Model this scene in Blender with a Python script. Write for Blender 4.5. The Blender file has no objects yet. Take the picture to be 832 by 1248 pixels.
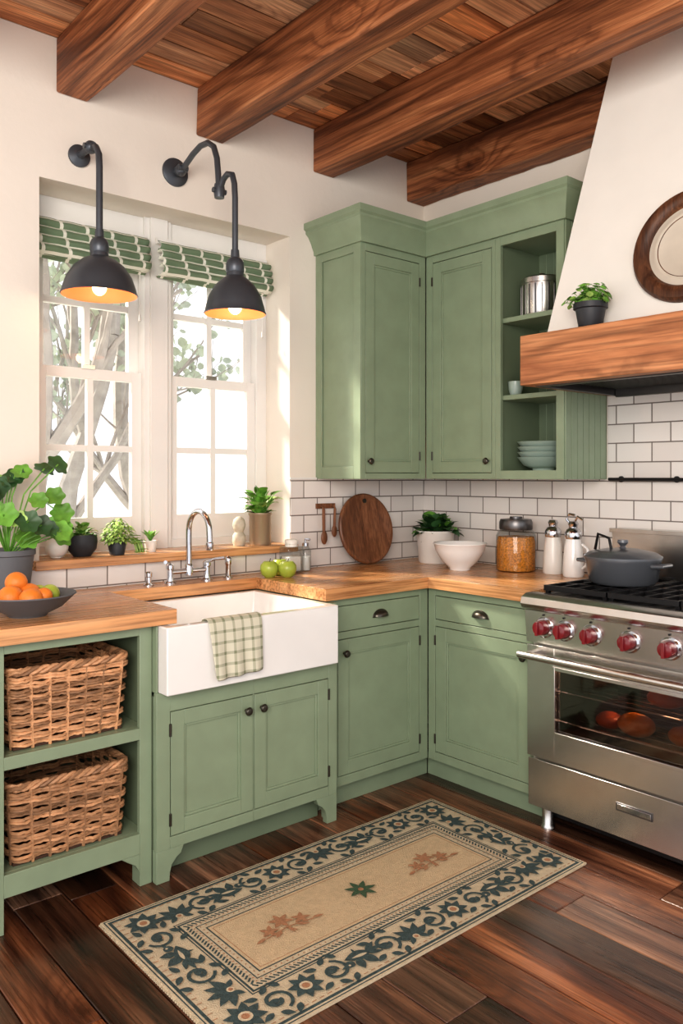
import bpy, math, random
from mathutils import Matrix, Vector
random.seed(11)
pi=math.pi
def lin(c):
    o=[]
    for x in c[:3]:
        x=x/255.0
        o.append(x/12.92 if x<=0.04045 else ((x+0.055)/1.055)**2.4)
    return (o[0],o[1],o[2],1.0)
# ---------------------------------------------------------------- builder
class B:
    def __init__(s):
        s.v=[];s.f=[];s.mi=[];s.sm=[];s.rn=[];s.mats=[];s.M=Matrix.Identity(4);s.r=0.5
    def add(s,vs,fs,mat,smooth=False,T=None):
        if mat not in s.mats: s.mats.append(mat)
        k=s.mats.index(mat); n=len(s.v)
        M=s.M if T is None else s.M@T
        for p in vs:
            s.v.append(M@Vector(p)); s.rn.append(s.r)
        for f in fs:
            s.f.append([i+n for i in f]); s.mi.append(k); s.sm.append(smooth)
    def box(s,x0,x1,y0,y1,z0,z1,mat,T=None):
        v=[(x,y,z) for x in (x0,x1) for y in (y0,y1) for z in (z0,z1)]
        f=[(0,1,3,2),(4,6,7,5),(0,4,5,1),(2,3,7,6),(0,2,6,4),(1,5,7,3)]
        s.add(v,f,mat,False,T)
    def prism(s,poly,vec,mat,smooth=False,T=None):
        n=len(poly); vec=Vector(vec)
        v=[Vector(p) for p in poly]+[Vector(p)+vec for p in poly]
        f=[tuple(range(n)),tuple(range(2*n-1,n-1,-1))]
        for i in range(n):
            j=(i+1)%n; f.append((i,j,j+n,i+n))
        s.add(v,f,mat,smooth,T)
    def lathe(s,prof,mat,c=(0,0,0),seg=32,T=None,smooth=True,close=False):
        v=[];rings=[]
        for r,z in prof:
            if r<1e-6:
                rings.append([len(v)]); v.append((c[0],c[1],c[2]+z))
            else:
                rings.append(list(range(len(v),len(v)+seg)))
                for i in range(seg):
                    a=2*pi*i/seg; v.append((c[0]+r*math.cos(a),c[1]+r*math.sin(a),c[2]+z))
        f=[]
        pr=list(zip(rings[:-1],rings[1:]))
        if close: pr.append((rings[-1],rings[0]))
        for a,b in pr:
            if len(a)==1 and len(b)==1: continue
            for i in range(seg):
                j=(i+1)%seg
                if len(a)==1: f.append((a[0],b[i],b[j]))
                elif len(b)==1: f.append((a[i],b[0],a[j]))
                else: f.append((a[i],b[i],b[j],a[j]))
        s.add(v,f,mat,smooth,T)
    def cyl(s,p0,p1,r,mat,seg=16,r1=None,smooth=True):
        s.tube([p0,p1],[r,r if r1 is None else r1],mat,seg)
    def sphere(s,c,r,mat,seg=20,rings=12,T=None):
        if not isinstance(r,(tuple,list)): r=(r,r,r)
        prof=[(math.sin(pi*i/rings),-math.cos(pi*i/rings)) for i in range(rings+1)]
        prof[0]=(0,-1);prof[-1]=(0,1)
        D=Matrix.Translation(c)@(T or Matrix.Identity(4))@Matrix.Diagonal((r[0],r[1],r[2],1))
        s.lathe(prof,mat,seg=seg,T=D)
    def tube(s,pts,r,mat,seg=8,closed=False,caps=True,flat=None):
        pts=[Vector(p) for p in pts]; n=len(pts)
        if not isinstance(r,(list,tuple)): r=[r]*n
        tans=[]
        for i in range(n):
            if closed: t=pts[(i+1)%n]-pts[i-1]
            else: t=pts[min(i+1,n-1)]-pts[max(i-1,0)]
            tans.append(t.normalized())
        t0=tans[0]; up=Vector((0,0,1)) if abs(t0.z)<.9 else Vector((1,0,0))
        nrm=(up-t0*up.dot(t0)).normalized()
        v=[];f=[]
        for i in range(n):
            t=tans[i]; nrm=(nrm-t*nrm.dot(t)).normalized(); bn=t.cross(nrm)
            for k in range(seg):
                a=2*pi*k/seg
                fx=1.0 if flat is None else flat
                v.append(pts[i]+nrm*math.cos(a)*r[i]+bn*math.sin(a)*r[i]*fx)
        m=n if closed else n-1
        for i in range(m):
            j=(i+1)%n
            for k in range(seg):
                l=(k+1)%seg; f.append((i*seg+k,i*seg+l,j*seg+l,j*seg+k))
        if not closed and caps:
            f.append(tuple(range(seg-1,-1,-1))); f.append(tuple(range((n-1)*seg,n*seg)))
        s.add(v,f,mat,True)
    def leaf(s,p,d,L,W,mat,curl=.3,fold=.25,n=5):
        p=Vector(p); d=Vector(d).normalized()
        side=d.cross(Vector((0,0,1)))
        if side.length<.05: side=Vector((1,0,0))
        side.normalize(); up=side.cross(d).normalized()
        v=[];f=[]
        for i in range(n+1):
            t=i/n; w=W*.5*(math.sin(pi*min(1,t**.75))+.04)
            c=p+d*L*t-Vector((0,0,1))*curl*L*t*t
            v+= [c-side*w+up*w*fold, c, c+side*w+up*w*fold]
        for i in range(n):
            a=i*3; f+=[(a,a+1,a+4,a+3),(a+1,a+2,a+5,a+4)]
        s.add(v,f,mat,True)
    def disc(s,c,nrm,R,mat,seg=16,scal=.08,cup=.15,lob=7):
        c=Vector(c); nrm=Vector(nrm).normalized()
        q=nrm.to_track_quat('Z','Y'); v=[c-nrm*R*cup];f=[]
        for i in range(seg):
            a=2*pi*i/seg; rr=R*(1+scal*math.cos(lob*a))
            v.append(c+q@Vector((math.cos(a)*rr*.55,math.sin(a)*rr*.55,-R*cup*.4)))
        for i in range(seg):
            a=2*pi*i/seg; rr=R*(1+scal*math.cos(lob*a))
            v.append(c+q@Vector((math.cos(a)*rr,math.sin(a)*rr,R*cup*.5*math.sin(2*a))))
        for i in range(seg):
            j=(i+1)%seg
            f.append((0,1+i,1+j)); f.append((1+i,1+seg+i,1+seg+j,1+j))
        s.add(v,f,mat,True)
    def done(s,name,bevel=0,seg=2,sub=0,solid=0,ang=40,parent=None):
        me=bpy.data.meshes.new(name)
        me.from_pydata([tuple(p) for p in s.v],[],s.f)
        for m in s.mats: me.materials.append(m)
        me.polygons.foreach_set('material_index',s.mi)
        me.polygons.foreach_set('use_smooth',s.sm)
        at=me.attributes.new('rnd','FLOAT','POINT'); at.data.foreach_set('value',s.rn)
        import bmesh
        bm=bmesh.new(); bm.from_mesh(me); bmesh.ops.recalc_face_normals(bm,faces=bm.faces); bm.to_mesh(me); bm.free()
        try: me.set_sharp_from_angle(angle=math.radians(ang))
        except Exception: pass
        o=bpy.data.objects.new(name,me); bpy.context.scene.collection.objects.link(o)
        if solid:
            m=o.modifiers.new('s','SOLIDIFY'); m.thickness=solid; m.offset=0
        if bevel:
            m=o.modifiers.new('b','BEVEL'); m.width=bevel; m.segments=seg; m.limit_method='ANGLE'; m.angle_limit=math.radians(50)
        if sub:
            m=o.modifiers.new('u','SUBSURF'); m.levels=sub; m.render_levels=sub
        if parent: o.parent=parent
        return o
# ---------------------------------------------------------------- materials
def base(name):
    m=bpy.data.materials.new(name); m.use_nodes=True
    nt=m.node_tree; p=nt.nodes['Principled BSDF']; return m,nt,p
def N(nt,t,**k):
    n=nt.nodes.new(t)
    for a,b in k.items(): setattr(n,a,b)
    return n
def mth(nt,op,a,b=None,c=None):
    n=nt.nodes.new('ShaderNodeMath'); n.operation=op
    for i,x in enumerate((a,b,c)):
        if x is None: continue
        if isinstance(x,(int,float)): n.inputs[i].default_value=x
        else: nt.links.new(x,n.inputs[i])
    return n.outputs[0]
def ramp(nt,fac,stops):
    r=nt.nodes.new('ShaderNodeValToRGB'); e=r.color_ramp.elements
    while len(e)<len(stops): e.new(.5)
    for el,(p,c) in zip(e,stops): el.position=p; el.color=c
    nt.links.new(fac,r.inputs[0]); return r.outputs[0]
def mix(nt,fac,a,b,mode='MIX'):
    n=nt.nodes.new('ShaderNodeMix'); n.data_type='RGBA'; n.blend_type=mode
    for i,x in ((0,fac),(6,a),(7,b)):
        if isinstance(x,(int,float)): n.inputs[i].default_value=x
        elif isinstance(x,tuple): n.inputs[i].default_value=x
        else: nt.links.new(x,n.inputs[i])
    return n.outputs[2]
def plain(name,col,rough=.5,metal=0,var=0,vs=6,bump=0,bs=60,coat=0,spec=None,rnd=0):
    m,nt,p=base(name)
    c=lin(col); p.inputs['Base Color'].default_value=c
    p.inputs['Roughness'].default_value=rough; p.inputs['Metallic'].default_value=metal
    if coat: p.inputs['Coat Weight'].default_value=coat; p.inputs['Coat Roughness'].default_value=.1
    tc=N(nt,'ShaderNodeTexCoord')
    nz=N(nt,'ShaderNodeTexNoise'); nz.inputs['Scale'].default_value=vs; nz.inputs['Detail'].default_value=5
    nt.links.new(tc.outputs['Object'],nz.inputs['Vector'])
    v=max(var,.02)
    lo=tuple(x*(1-v) for x in c[:3])+(1,); hi=tuple(min(1,x*(1+v)) for x in c[:3])+(1,)
    col_out=ramp(nt,nz.outputs[0],[(.3,lo),(.7,hi)])
    if rnd:
        at=N(nt,'ShaderNodeAttribute',attribute_name='rnd')
        h=N(nt,'ShaderNodeHueSaturation'); nt.links.new(col_out,h.inputs['Color'])
        nt.links.new(mth(nt,'MULTIPLY_ADD',at.outputs['Fac'],rnd,1-rnd*.5),h.inputs['Value'])
        col_out=h.outputs[0]
    nt.links.new(col_out,p.inputs['Base Color'])
    if bump:
        n2=N(nt,'ShaderNodeTexNoise'); n2.inputs['Scale'].default_value=bs; n2.inputs['Detail'].default_value=4
        nt.links.new(tc.outputs['Object'],n2.inputs['Vector'])
        bp=N(nt,'ShaderNodeBump'); bp.inputs['Strength'].default_value=bump; bp.inputs['Distance'].default_value=.01
        nt.links.new(n2.outputs[0],bp.inputs['Height']); nt.links.new(bp.outputs[0],p.inputs['Normal'])
    return m
def wood(name,cols,axis=0,rough=.45,bump=.25,rnd=.6,knots=True,across=9,along=.9,huev=0,coat=0,ring=16,ringamt=.5,kscale=(1.2,2.6)):
    m,nt,p=base(name)
    if coat: p.inputs['Coat Weight'].default_value=coat; p.inputs['Coat Roughness'].default_value=.22
    tc=N(nt,'ShaderNodeTexCoord'); at=N(nt,'ShaderNodeAttribute',attribute_name='rnd')
    off=N(nt,'ShaderNodeCombineXYZ')
    o=mth(nt,'MULTIPLY',at.outputs['Fac'],37.0)
    nt.links.new(o,off.inputs[0]); nt.links.new(mth(nt,'MULTIPLY',at.outputs['Fac'],23.0),off.inputs[1]); nt.links.new(mth(nt,'MULTIPLY',at.outputs['Fac'],3.1),off.inputs[2])
    va=N(nt,'ShaderNodeVectorMath',operation='ADD'); nt.links.new(tc.outputs['Object'],va.inputs[0]); nt.links.new(off.outputs[0],va.inputs[1])
    def mp(al,ac,src=None):
        q=N(nt,'ShaderNodeMapping'); s=[ac]*3; s[axis]=al; q.inputs['Scale'].default_value=s
        nt.links.new(src or va.outputs[0],q.inputs['Vector']); return q.outputs[0]
    n1=N(nt,'ShaderNodeTexNoise'); n1.inputs['Scale'].default_value=1; n1.inputs['Detail'].default_value=10; n1.inputs['Roughness'].default_value=.66; n1.inputs['Distortion'].default_value=.4
    nt.links.new(mp(along,across),n1.inputs['Vector'])
    k=len(cols); st=[(.30+.38*i/(k-1),lin(c)) for i,c in enumerate(cols)]
    col=ramp(nt,n1.outputs[0],st)
    n2=N(nt,'ShaderNodeTexNoise'); n2.inputs['Scale'].default_value=1; n2.inputs['Detail'].default_value=6
    nt.links.new(mp(along*3,across*11),n2.inputs['Vector'])
    g=ramp(nt,n2.outputs[0],[(.34,(.5,.47,.44,1)),(.58,(1.06,1.06,1.06,1))])
    col=mix(nt,.8,col,g,'MULTIPLY')
    nw=N(nt,'ShaderNodeTexNoise'); nw.inputs['Scale'].default_value=1; nw.inputs['Detail'].default_value=5; nw.inputs['Roughness'].default_value=.45; nt.links.new(mp(.55,3.0),nw.inputs['Vector'])
    sx=N(nt,'ShaderNodeSeparateXYZ'); nt.links.new(va.outputs[0],sx.inputs[0])
    oth=[i for i in range(3) if i!=axis]
    s1=mth(nt,'ADD',sx.outputs[oth[0]],mth(nt,'MULTIPLY',sx.outputs[oth[1]],.8))
    ph=mth(nt,'ADD',mth(nt,'MULTIPLY',s1,ring*6.28),mth(nt,'MULTIPLY',nw.outputs[0],44.0))
    vo=N(nt,'ShaderNodeTexVoronoi'); vo.inputs['Scale'].default_value=1
    nd=N(nt,'ShaderNodeVectorMath',operation='ADD'); nn=N(nt,'ShaderNodeTexNoise'); nn.inputs['Scale'].default_value=14; nt.links.new(va.outputs[0],nn.inputs['Vector'])
    sc=N(nt,'ShaderNodeVectorMath',operation='SCALE'); sc.inputs['Scale'].default_value=.04; nt.links.new(nn.outputs['Color'],sc.inputs[0])
    nt.links.new(va.outputs[0],nd.inputs[0]); nt.links.new(sc.outputs[0],nd.inputs[1])
    nt.links.new(mp(kscale[0],kscale[1],nd.outputs[0]),vo.inputs['Vector'])
    if knots:
        bend=mth(nt,'MULTIPLY',mth(nt,'POWER',mth(nt,'SUBTRACT',1.0,mth(nt,'MINIMUM',mth(nt,'MULTIPLY',vo.outputs['Distance'],3.0),1.0)),2.0),30.0)
        ph=mth(nt,'ADD',ph,bend)
    rg=mth(nt,'MULTIPLY_ADD',mth(nt,'SINE',ph),.5,.5)
    rc=ramp(nt,rg,[(.0,(.5,.43,.38,1)),(.35,(.93,.9,.88,1)),(1,(1.08,1.08,1.08,1))])
    col=mix(nt,ringamt,col,rc,'MULTIPLY')
    if knots:
        kk=ramp(nt,vo.outputs['Distance'],[(.03,(.14,.10,.08,1)),(.055,(.42,.34,.28,1)),(.08,(.8,.74,.68,1)),(.13,(1,1,1,1))])
        col=mix(nt,.95,col,kk,'MULTIPLY')
    h=N(nt,'ShaderNodeHueSaturation'); nt.links.new(col,h.inputs['Color'])
    nt.links.new(mth(nt,'MULTIPLY_ADD',at.outputs['Fac'],rnd,1-rnd*.5),h.inputs['Value'])
    if huev:
        fr=mth(nt,'FRACT',mth(nt,'MULTIPLY',at.outputs['Fac'],7.3))
        nt.links.new(mth(nt,'MULTIPLY_ADD',fr,huev,.5-huev*.4),h.inputs['Hue'])
        nt.links.new(mth(nt,'MULTIPLY_ADD',fr,-.3,1.05),h.inputs['Saturation'])
    nt.links.new(h.outputs[0],p.inputs['Base Color'])
    bp=N(nt,'ShaderNodeBump'); bp.inputs['Strength'].default_value=bump; bp.inputs['Distance'].default_value=.005
    nt.links.new(mth(nt,'ADD',n2.outputs[0],mth(nt,'MULTIPLY',rg,.4*ringamt)),bp.inputs['Height']); nt.links.new(bp.outputs[0],p.inputs['Normal'])
    nt.links.new(mth(nt,'MULTIPLY_ADD',n2.outputs[0],.25,rough-.12),p.inputs['Roughness'])
    return m
def emis(name,col,st):
    m,nt,p=base(name); p.inputs['Base Color'].default_value=lin(col)
    p.inputs['Emission Color'].default_value=lin(col); p.inputs['Emission Strength'].default_value=st; return m
def glass(name,col,refl=.12,rough=.02):
    m=bpy.data.materials.new(name); m.use_nodes=True; nt=m.node_tree; nt.nodes.clear()
    o=N(nt,'ShaderNodeOutputMaterial'); mx=N(nt,'ShaderNodeMixShader'); t=N(nt,'ShaderNodeBsdfTransparent'); g=N(nt,'ShaderNodeBsdfGlossy')
    lw=N(nt,'ShaderNodeLayerWeight'); lw.inputs['Blend'].default_value=.25
    t.inputs[0].default_value=lin(col); g.inputs['Roughness'].default_value=rough
    nt.links.new(mth(nt,'MULTIPLY_ADD',lw.outputs['Facing'],.45,refl*.3),mx.inputs[0]); nt.links.new(t.outputs[0],mx.inputs[1]); nt.links.new(g.outputs[0],mx.inputs[2]); nt.links.new(mx.outputs[0],o.inputs[0])
    return m
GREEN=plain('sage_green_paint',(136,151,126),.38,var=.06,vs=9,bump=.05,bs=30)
GREEND=plain('sage_green_shaded',(112,126,103),.5,var=.05)  # darker copy of the cabinet green, interior dimness put into the colour
WALL=plain('warm_white_plaster',(229,221,210),.85,var=.02,vs=3,bump=.12,bs=25)
HOODW=plain('hood_plaster',(236,232,225),.8,var=.015,bump=.06,bs=30)
TRIM=plain('white_trim',(228,226,222),.4)
FLOOR=wood('dark_walnut_floor',[(42,23,15),(80,47,31),(120,76,49),(160,110,76)],1,.30,.4,1.15,True,13,1.0,huev=.012,coat=.2,ring=13,ringamt=.5)
CEIL=wood('reclaimed_ceiling',[(116,70,42),(172,112,68),(214,150,98),(236,182,130)],0,.6,.5,1.0,True,13,1.0,huev=.016,ring=15,ringamt=.5,kscale=(1.0,3.2))
BEAM=wood('timber_beam',[(76,44,28),(132,80,50),(176,114,74),(210,150,104)],1,.55,.9,.35,True,12,.7,ring=13,ringamt=.8,kscale=(.9,2.4))
BUTCH=wood('butcher_block',[(176,120,76),(208,154,104),(222,172,124)],0,.28,.1,.25,False,9,1,coat=.25,ring=20,ringamt=.25)
BUTCHY=wood('butcher_block_y',[(176,120,76),(208,154,104),(222,172,124)],1,.28,.1,.25,False,9,1,coat=.25,ring=20,ringamt=.25)
HOODWOOD=wood('hood_wood',[(150,92,58),(188,126,84),(212,156,112)],1,.45,.2,.3,True,9,1,ring=14,ringamt=.6)
BOARDW=wood('board_wood',[(88,54,34),(128,84,56),(152,106,74)],2,.45,.15,.3,False,12,1.5,ringamt=.4)
CLOCKW=wood('clock_wood',[(56,34,24),(92,58,38),(124,82,54)],2,.5,.4,.3,False,14,3,ringamt=.6)
WICK=plain('wicker',(180,136,100),.6,var=.25,vs=40,bump=.3,bs=120,rnd=.9)
WICKD=plain('wicker_inside',(70,46,34),.8,var=.2,vs=30)
STEEL=plain('brushed_steel',(212,209,205),.26,1,var=.04,vs=20)
STEELD=plain('dark_steel',(110,108,108),.35,1)
CHROME=plain('chrome',(205,205,208),.12,1)
BLACK=plain('black_iron',(24,24,26),.45,.3,bump=.1)
LAMPM=plain('graphite_metal',(84,88,94),.38,.5)
BRONZE=plain('pewter_hardware',(88,84,76),.32,.85)
COPPER=plain('copper_inside',(234,152,102),.5,.1)
RED=plain('red_knob',(118,24,32),.25,coat=.6)
CERAM=plain('white_fireclay',(236,234,231),.10,coat=.5)
WHITEP=plain('white_ceramic',(226,222,216),.3)
GRAYP=plain('gray_pot',(96,98,102),.55)
DARKP=plain('dark_pot',(48,50,54),.5)
STONE=plain('stone',(186,178,160),.8,var=.15,vs=40,bump=.3)
SILVERB=plain('celadon',(156,174,164),.3,coat=.3)
BRASS=plain('warm_pewter_pot',(160,142,120),.4,.5)
SOIL=plain('soil',(48,34,26),.95,var=.3,vs=60)
LEAF=plain('leaf_green',(106,158,64),.45,var=.3,vs=25,rnd=.6)
LEAFD=plain('leaf_dark',(50,84,46),.45,var=.3,vs=25,rnd=.6)
LEAFL=plain('leaf_light',(156,188,102),.5,var=.3,vs=30,rnd=.5)
ORANGE=plain('orange_peel',(226,130,48),.45,var=.1,vs=30,bump=.2,bs=200)
APPLE=plain('apple_green',(164,180,74),.3,var=.15,vs=14)
LENT=plain('orange_lentils',(212,138,48),.6,var=.5,vs=120,bump=.5,bs=160)
ENAM=plain('gray_enamel',(92,95,100),.3,.2,coat=.3)
GLASSM=glass('clear_glass',(240,243,243))
OVENG=glass('oven_glass',(200,190,185),.2,.05)
PANE=glass('window_pane',(255,255,255),.05,.01)
BLK=plain('oven_black',(36,31,29),.5)
CREAM=plain('clock_face',(200,190,175),.6,var=.05,vs=15)
BULB=emis('bulb',(255,214,168),7)
SQUASH=plain('squash',(228,136,50),.45)
TOMATO=plain('tomato',(190,86,46),.4)
BARK=plain('overexposed_bark',(158,151,146),.9,var=.2,vs=8,bump=.5,bs=12)  # daylight overexposure outside is put into the pale bark colour
FOLI=plain('overexposed_foliage',(178,186,170),.9,var=.2,vs=8,rnd=.4)  # leaves lightened the same way, the washed-out daylight is in the colour
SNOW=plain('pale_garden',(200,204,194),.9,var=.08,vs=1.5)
def tile():
    m,nt,p=base('subway_tile'); tc=N(nt,'ShaderNodeTexCoord'); sx=N(nt,'ShaderNodeSeparateXYZ'); nt.links.new(tc.outputs['Object'],sx.inputs[0])
    cb=N(nt,'ShaderNodeCombineXYZ'); nt.links.new(mth(nt,'SUBTRACT',sx.outputs[0],sx.outputs[1]),cb.inputs[0]); nt.links.new(mth(nt,'ADD',sx.outputs[2],.0),cb.inputs[1])
    br=N(nt,'ShaderNodeTexBrick'); nt.links.new(cb.outputs[0],br.inputs['Vector'])
    br.offset=.5
    for k,v in (('Scale',1.0),('Mortar Size',.003),('Mortar Smooth',.15),('Brick Width',.172),('Row Height',.086),('Bias',0)): br.inputs[k].default_value=v
    br.inputs['Color1'].default_value=lin((230,225,220)); br.inputs['Color2'].default_value=lin((216,210,205)); br.inputs['Mortar'].default_value=lin((122,113,107))
    nt.links.new(br.outputs['Color'],p.inputs['Base Color'])
    nt.links.new(mth(nt,'MULTIPLY_ADD',br.outputs['Fac'],.6,.10),p.inputs['Roughness'])
    nz=N(nt,'ShaderNodeTexNoise'); nz.inputs['Scale'].default_value=9; nt.links.new(tc.outputs['Object'],nz.inputs['Vector'])
    h=mth(nt,'MULTIPLY_ADD',nz.outputs[0],.8,mth(nt,'MULTIPLY',br.outputs['Fac'],-1.0))
    bp=N(nt,'ShaderNodeBump'); bp.inputs['Strength'].default_value=.5; bp.inputs['Distance'].default_value=.004
    nt.links.new(h,bp.inputs['Height']); nt.links.new(bp.outputs[0],p.inputs['Normal']); return m
TILE=tile()
def grid_mat(name,c0,c1,sx_,sz_,wx,wz,xa=0,za=2,slant=0,rough=.9):
    m,nt,p=base(name); p.inputs['Roughness'].default_value=rough
    tc=N(nt,'ShaderNodeTexCoord'); s=N(nt,'ShaderNodeSeparateXYZ'); nt.links.new(tc.outputs['Object'],s.inputs[0])
    x=s.outputs[xa]; z=s.outputs[za]
    if slant: x=mth(nt,'ADD',x,mth(nt,'MULTIPLY',z,slant))
    a=mth(nt,'LESS_THAN',mth(nt,'FRACT',mth(nt,'MULTIPLY',x,sx_)),wx)
    b=mth(nt,'LESS_THAN',mth(nt,'FRACT',mth(nt,'MULTIPLY',z,sz_)),wz)
    k=mth(nt,'MULTIPLY',mth(nt,'ADD',a,b),.5) if not slant else mth(nt,'MAXIMUM',a,b)
    nt.links.new(mix(nt,k,lin(c0),lin(c1)),p.inputs['Base Color'])
    nz=N(nt,'ShaderNodeTexNoise'); nz.inputs['Scale'].default_value=400; nt.links.new(tc.outputs['Object'],nz.inputs['Vector'])
    bp=N(nt,'ShaderNodeBump'); bp.inputs['Strength'].default_value=.3; bp.inputs['Distance'].default_value=.002
    nt.links.new(nz.outputs[0],bp.inputs['Height']); nt.links.new(bp.outputs[0],p.inputs['Normal'])
    return m
TOWEL=grid_mat('plaid_linen',(208,204,184),(132,136,110),26,26,.26,.26)
SHADE=grid_mat('green_striped_fabric',(112,132,106),(226,226,214),9,27.7,.13,.26,slant=.25)
RUGB=plain('rug_beige',(206,190,162),.95,var=.1,vs=60,bump=.6,bs=260)
RUGC=plain('rug_center',(206,182,148),.95,var=.08,vs=60,bump=.6,bs=260)
RUGT=plain('rug_teal',(64,80,80),.95,var=.3,vs=80,bump=.5,bs=260)
RUGR=plain('rug_rust',(172,126,94),.95,var=.15,vs=80,bump=.5,bs=260)
RUGG=plain('rug_green',(68,92,66),.95,var=.15,vs=80,bump=.5,bs=260)

RM=Matrix.Rotation(-pi/2,4,'Z')   # range-wall local frame
OUT=Matrix.Rotation(pi/2,4,'X')   # z -> -y (pointing out of the wall)
T_=Matrix.Translation
# ---------------------------------------------------------------- room shell
WX0,WX1,WZ0,WZ1=-2.18,-.95,1.03,2.58
b=B()
b.box(-4.6,WX0,0,.34,0,3.15,WALL); b.box(WX1,0,0,.34,0,3.15,WALL)
b.box(WX0,WX1,0,.34,0,WZ0,WALL); b.box(WX0,WX1,0,.34,WZ1,3.15,WALL)
b.done('wall_window')
b=B(); b.box(0,.2,-4.6,.34,0,3.15,WALL); b.done('wall_range')
b=B()
b.box(-4.6,.2,-4.6,.34,-.12,-.021,FLOOR)
x=-4.6;w=.165
while x<-.01:
    y=-4.6-random.random()*1.5
    while y<0:
        L=random.uniform(1.3,2.4); y0=max(y,-4.6); y1=min(y+L,0)
        if y1>y0: b.r=random.random(); b.box(x+.0018,min(x+w-.0018,0),y0+.0012,y1-.0012,-.02,0,FLOOR)
        y+=L
    x+=w
b.done('floor',bevel=.003,seg=2)
b=B(); b.box(-4.6,.2,-4.6,.34,3.175,3.25,CEIL)
y=0;w=.135
while y>-4.6:
    x=-4.6-random.random()
    while x<0:
        L=random.uniform(.9,1.8); x0=max(x,-4.6); x1=min(x+L,0)
        if x1>x0: b.r=random.random(); b.box(x0+.001,x1-.001,y-w+.003,y-.003,3.15,3.17,CEIL)
        x+=L
    y-=w
b.done('ceiling',bevel=.003,seg=1)
for i,xx in enumerate((-4.08,-3.43,-2.775,-2.117,-1.475,-.805,-.139)):
    b=B(); b.r=random.uniform(.2,.9)
    yend=-4.6 if xx<-.2 else -1.40
    n=18; ys=[0+(yend)*k/n for k in range(n+1)]
    v=[];f=[]
    x1=min(xx+.138,-.001)
    for k,yy in enumerate(ys):
        j=lambda: random.uniform(-.004,.004)
        v+=[(xx+j(),yy,3.149),(xx+j(),yy,2.93+j()),(x1+(j() if xx<-.2 else 0),yy,2.93+j()),(x1,yy,3.149)]
    for k in range(n):
        a=k*4
        for q in range(4): f.append((a+q,a+(q+1)%4,a+4+(q+1)%4,a+4+q))
    f+=[(0,1,2,3),(n*4+3,n*4+2,n*4+1,n*4)]
    b.add(v,f,BEAM); b.done('ceiling_beam',bevel=.009,seg=2)
# backsplash tile (part of the walls)
b=B()
b.box(-.95,-.009,-.009,0,.93,1.385,TILE); b.box(-4.6,-.95,-.009,0,.93,1.03,TILE); b.box(-.955,-.789,-.013,0,1.385,1.392,TRIM)
b.done('wall_tile_window_side')
b=B(); b.box(-.009,0,-1.17,0,.93,1.3845,TILE); b.box(-.009,0,-4.6,-1.17,0,1.80,TILE); b.done('wall_tile_range_side')
# ---------------------------------------------------------------- window
b=B()
y0,y1=.2,.30
fx0,fx1=WX0,WX1; zs=1.067
b.box(fx0,fx0+.06,y0,y1,zs,WZ1,TRIM); b.box(fx1-.06,fx1,y0,y1,zs,WZ1,TRIM)
for xa,xb in ((fx0+.06,-1.635),(-1.50,fx1-.06)):
    b.box(xa,xb,y0,y1,2.49,WZ1,TRIM); b.box(xa,xb,y0,y1,zs,zs+.035,TRIM)
b.box(-1.635,-1.50,y0-.015,y1,zs,WZ1,TRIM); b.box(-1.61,-1.525,y0-.03,y0-.0151,zs,WZ1,TRIM)
for xa,xb in ((fx0+.06,-1.635),(-1.50,fx1-.06)):
    for (za,zb,ya,bot) in ((zs+.035,1.87,.215,.115),(1.83,2.49,.25,.045)):
        t=.048
        b.box(xa,xa+t,ya,ya+.03,za,zb,TRIM); b.box(xb-t,xb,ya,ya+.03,za,zb,TRIM)
        b.box(xa+t,xb-t,ya,ya+.03,za,za+bot,TRIM); b.box(xa+t,xb-t,ya,ya+.03,zb-.045,zb,TRIM)
        zm=(za+bot+zb-.045)/2; xm=(xa+xb)/2
        b.box(xm-.014,xm+.014,ya+.002,ya+.028,za+bot,zb-.045,TRIM)
        b.box(xa+t,xm-.014,ya+.003,ya+.027,zm-.014,zm+.014,TRIM); b.box(xm+.014,xb-t,ya+.003,ya+.027,zm-.014,zm+.014,TRIM)
        b.box(xa+t,xb-t,ya+.014,ya+.016,za+bot,zb-.045,PANE)
    b.box(xa+.2,xa+.26,.205,.214,1.866,1.885,STEEL)
b.done('window_1',bevel=.003)
b=B(); b.r=.6; b.box(WX0,WX1,-.001,.2,1.03,1.067,BUTCH); b.box(WX0-.03,WX1+.02,-.045,-.0015,1.03,1.067,BUTCH); b.done('trim_window_sill',bevel=.003)
# roman shades
for xa,xb in ((-2.165,-1.65),(-1.59,-.985)):
    b=B(); pts=[(.16,2.475)]
    folds=4
    for k in range(folds):
        zt=2.47-k*.036
        for j in range(7):
            a=pi*j/6; pts.append((.14-.035*math.sin(a)-.008*k, zt-.05*(j/6)))
        pts.append((.145-.006*k,zt-.046))
    pts.append((.15,2.305)); pts.append((.16,2.315))
    n=26; v=[];f=[]; m=len(pts)
    for i in range(n+1):
        x=xa+(xb-xa)*i/n
        for j,(py,pz) in enumerate(pts):
            v.append((x,py+.003*math.sin(i*1.3+j*.2),pz-.008*math.sin(pi*i/n)*(j/m)))
    for i in range(n):
        for j in range(m-1): f.append((i*m+j,i*m+j+1,(i+1)*m+j+1,(i+1)*m+j))
    b.add(v,f,SHADE,True); b.box(xa,xb,.145,.168,2.46,2.485,TRIM)
    b.cyl((xb-.03,.14,2.32),(xb-.03,.14,2.12),.0015,TRIM,6); b.lathe([(0,0),(.006,.004),(.004,.03),(0,.032)],TRIM,(xb-.03,.14,2.09),10)
    b.done('roman_shade',solid=.002)
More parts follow.
